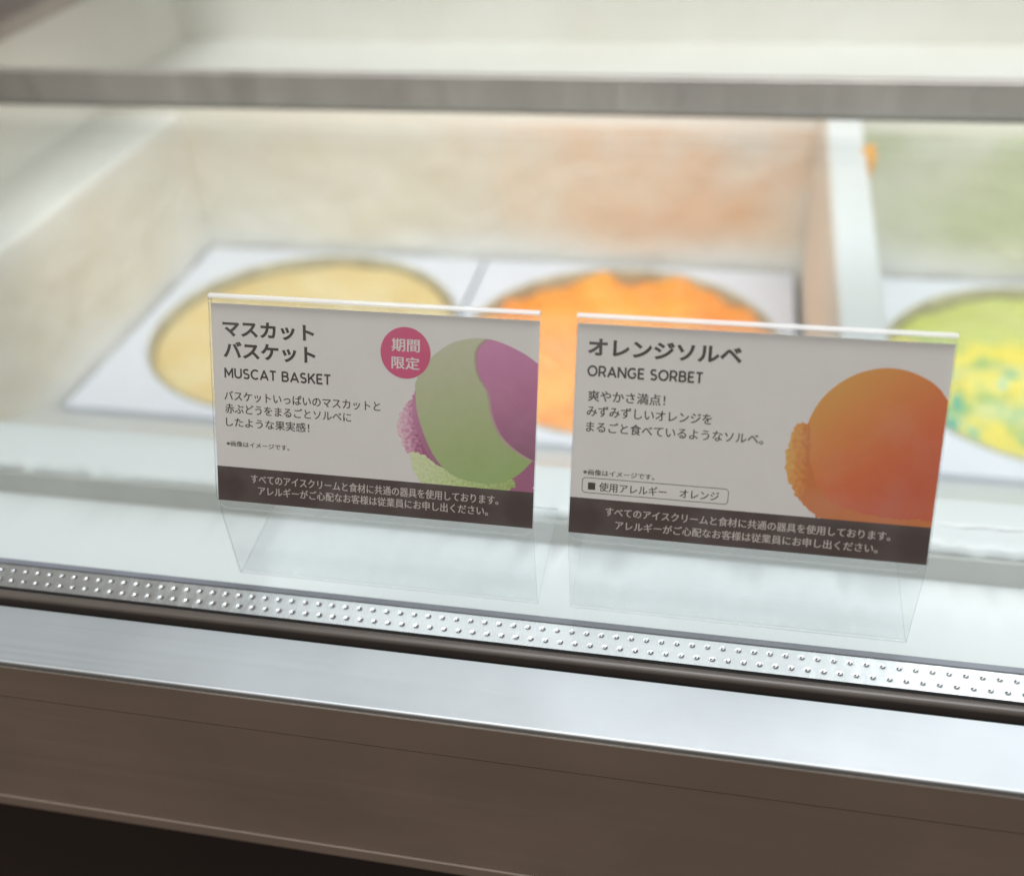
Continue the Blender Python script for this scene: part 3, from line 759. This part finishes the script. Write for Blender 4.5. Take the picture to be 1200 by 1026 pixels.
a.text('lettering', [(WARN1, 10.1, 81.4, 5.75, 8.4, MW, 0), (WARN2, 12.2, 78.6, 2.45, 5.05, MW, 0)], [M_pale], 55, bnd)
a.text('lettering', [('マスカット', 3.2, 29.7, 47.0, 51.5, BW, 0), ('バスケット', 3.2, 30.0, 41.0, 45.8, BW, 0),     ('バスケットいっぱいのマスカットと', 3.0, 48.2, 29.2, 31.95, MW, 0), ('赤ぶどうをまるごとソルベに', 3.1, 39.9, 25.55, 28.3, MW, 0),
    ('したような果実感！', 3.2, 27.8, 21.75, 24.4, MW, 0), ('※画像はイメージです。', 3.1, 21.8, 16.1, 17.65, .0, 0)], [M_ink], 30)
a.mesh('lettering', latin('MUSCAT BASKET', 3.3, 34.2, 35.6, 38.35), [M_ink])
bd = a.mesh('round_badge', [(circ(55.2, 45.6, 6.9), 44, 0)], [M_rose])
a.text('lettering', [('期間', 51.4, 59.1, 45.9, 49.4, .010, 0), ('限定', 51.4, 59.1, 41.2, 44.6, .010, 0)], [M_card], 60, bd)

c2 = Card(XB, 'white card reading ORANGE SORBET with orange scoop'); c2.sheet()
orr = catmull([(58.3, 26.3), (58.4, 31.4), (59.4, 36.2), (61.7, 40.9), (65.5, 45.0), (70.2, 47.9), (75.6, 49.3), (81.0, 48.9), (86.1, 46.9), (89.2, 44.6)], 6, closed=False) + [Vector((91, 42.2)), Vector((91, 9.5)), Vector((68, 9.5)), Vector((63, 14)), Vector((60, 19.5))]
oc = [(p[0], max(9.5, p[1])) for p in jag([(59.5, 34.5), (58.0, 34.3), (56.4, 34.0), (55.3, 31.9), (54.8, 28.8), (54.1, 26.4), (54.4, 23.0), (55.3, 19.1), (58.3, 14.7), (60.7, 12.1), (63.0, 10.4), (66.7, 9.0), (91, 9.0), (91, 11.6), (80.7, 11.4), (71, 12.5), (66, 14.5), (62, 19.5), (60, 26)], .55)]
c2.mesh('scoop_picture', [(orr, 24, 0), (oc, 30, 1)], [M_orange, M_ocrumb])
bnd = c2.mesh('warning_band', [(rect(0, 91, 0, 9.9), 40, 0)], [M_bandp])
c2.text('lettering', [(WARN1, 9.6, 81.6, 5.45, 7.9, MW, 0), (WARN2, 12.4, 78.9, 1.9, 4.35, MW, 0)], [M_pale], 55, bnd)
c2.text('lettering', [('オレンジソルベ', 2.9, 41.5, 48.0, 52.5, BW, 0), ('爽やかさ満点！', 3.5, 23.3, 36.1, 39.0, MW, 0),
    ('みずみずしいオレンジを', 3.4, 35.3, 32.1, 34.9, MW, 0), ('まるごと食べているようなソルベ。', 3.4, 48.4, 27.9, 30.75, MW, 0),
    ('※画像はイメージです。', 3.2, 21.8, 16.3, 17.85, .0, 0)], [M_ink], 30)
c2.mesh('lettering', latin('ORANGE SORBET', 3.1, 32.3, 42.65, 45.4), [M_ink])
# rounded outline of the allergy box
def rrect(u0, u1, v0, v1, r, n=6):
    out = []
    for cu_, cv_, a0 in ((u1 - r, v0 + r, -math.pi / 2), (u1 - r, v1 - r, 0), (u0 + r, v1 - r, math.pi / 2), (u0 + r, v0 + r, math.pi)):
        for k in range(n + 1):
            q = a0 + k / n * math.pi / 2; out.append((cu_ + r * math.cos(q), cv_ + r * math.sin(q)))
    return out
o1, o2 = rrect(3.0, 41.0, 11.35, 15.6, 1.0), rrect(3.16, 40.84, 11.51, 15.44, .84)
polys = [([o1[i], o1[(i + 1) % len(o1)], o2[(i + 1) % len(o1)], o2[i]], 30, 0) for i in range(len(o1))] + [(rect(4.6, 6.55, 12.3, 14.25), 30, 0)]
bx = c2.mesh('allergy_box', polys, [M_ink])
c2.text('lettering', [('使用アレルギー', 7.6, 25.2, 12.05, 14.55, .002, 0), ('オレンジ', 28.6, 38.6, 12.2, 14.45, .002, 0)], [M_ink], 30, bx)

for o in bpy.data.objects:
    if '_o' in o: del o['_o']
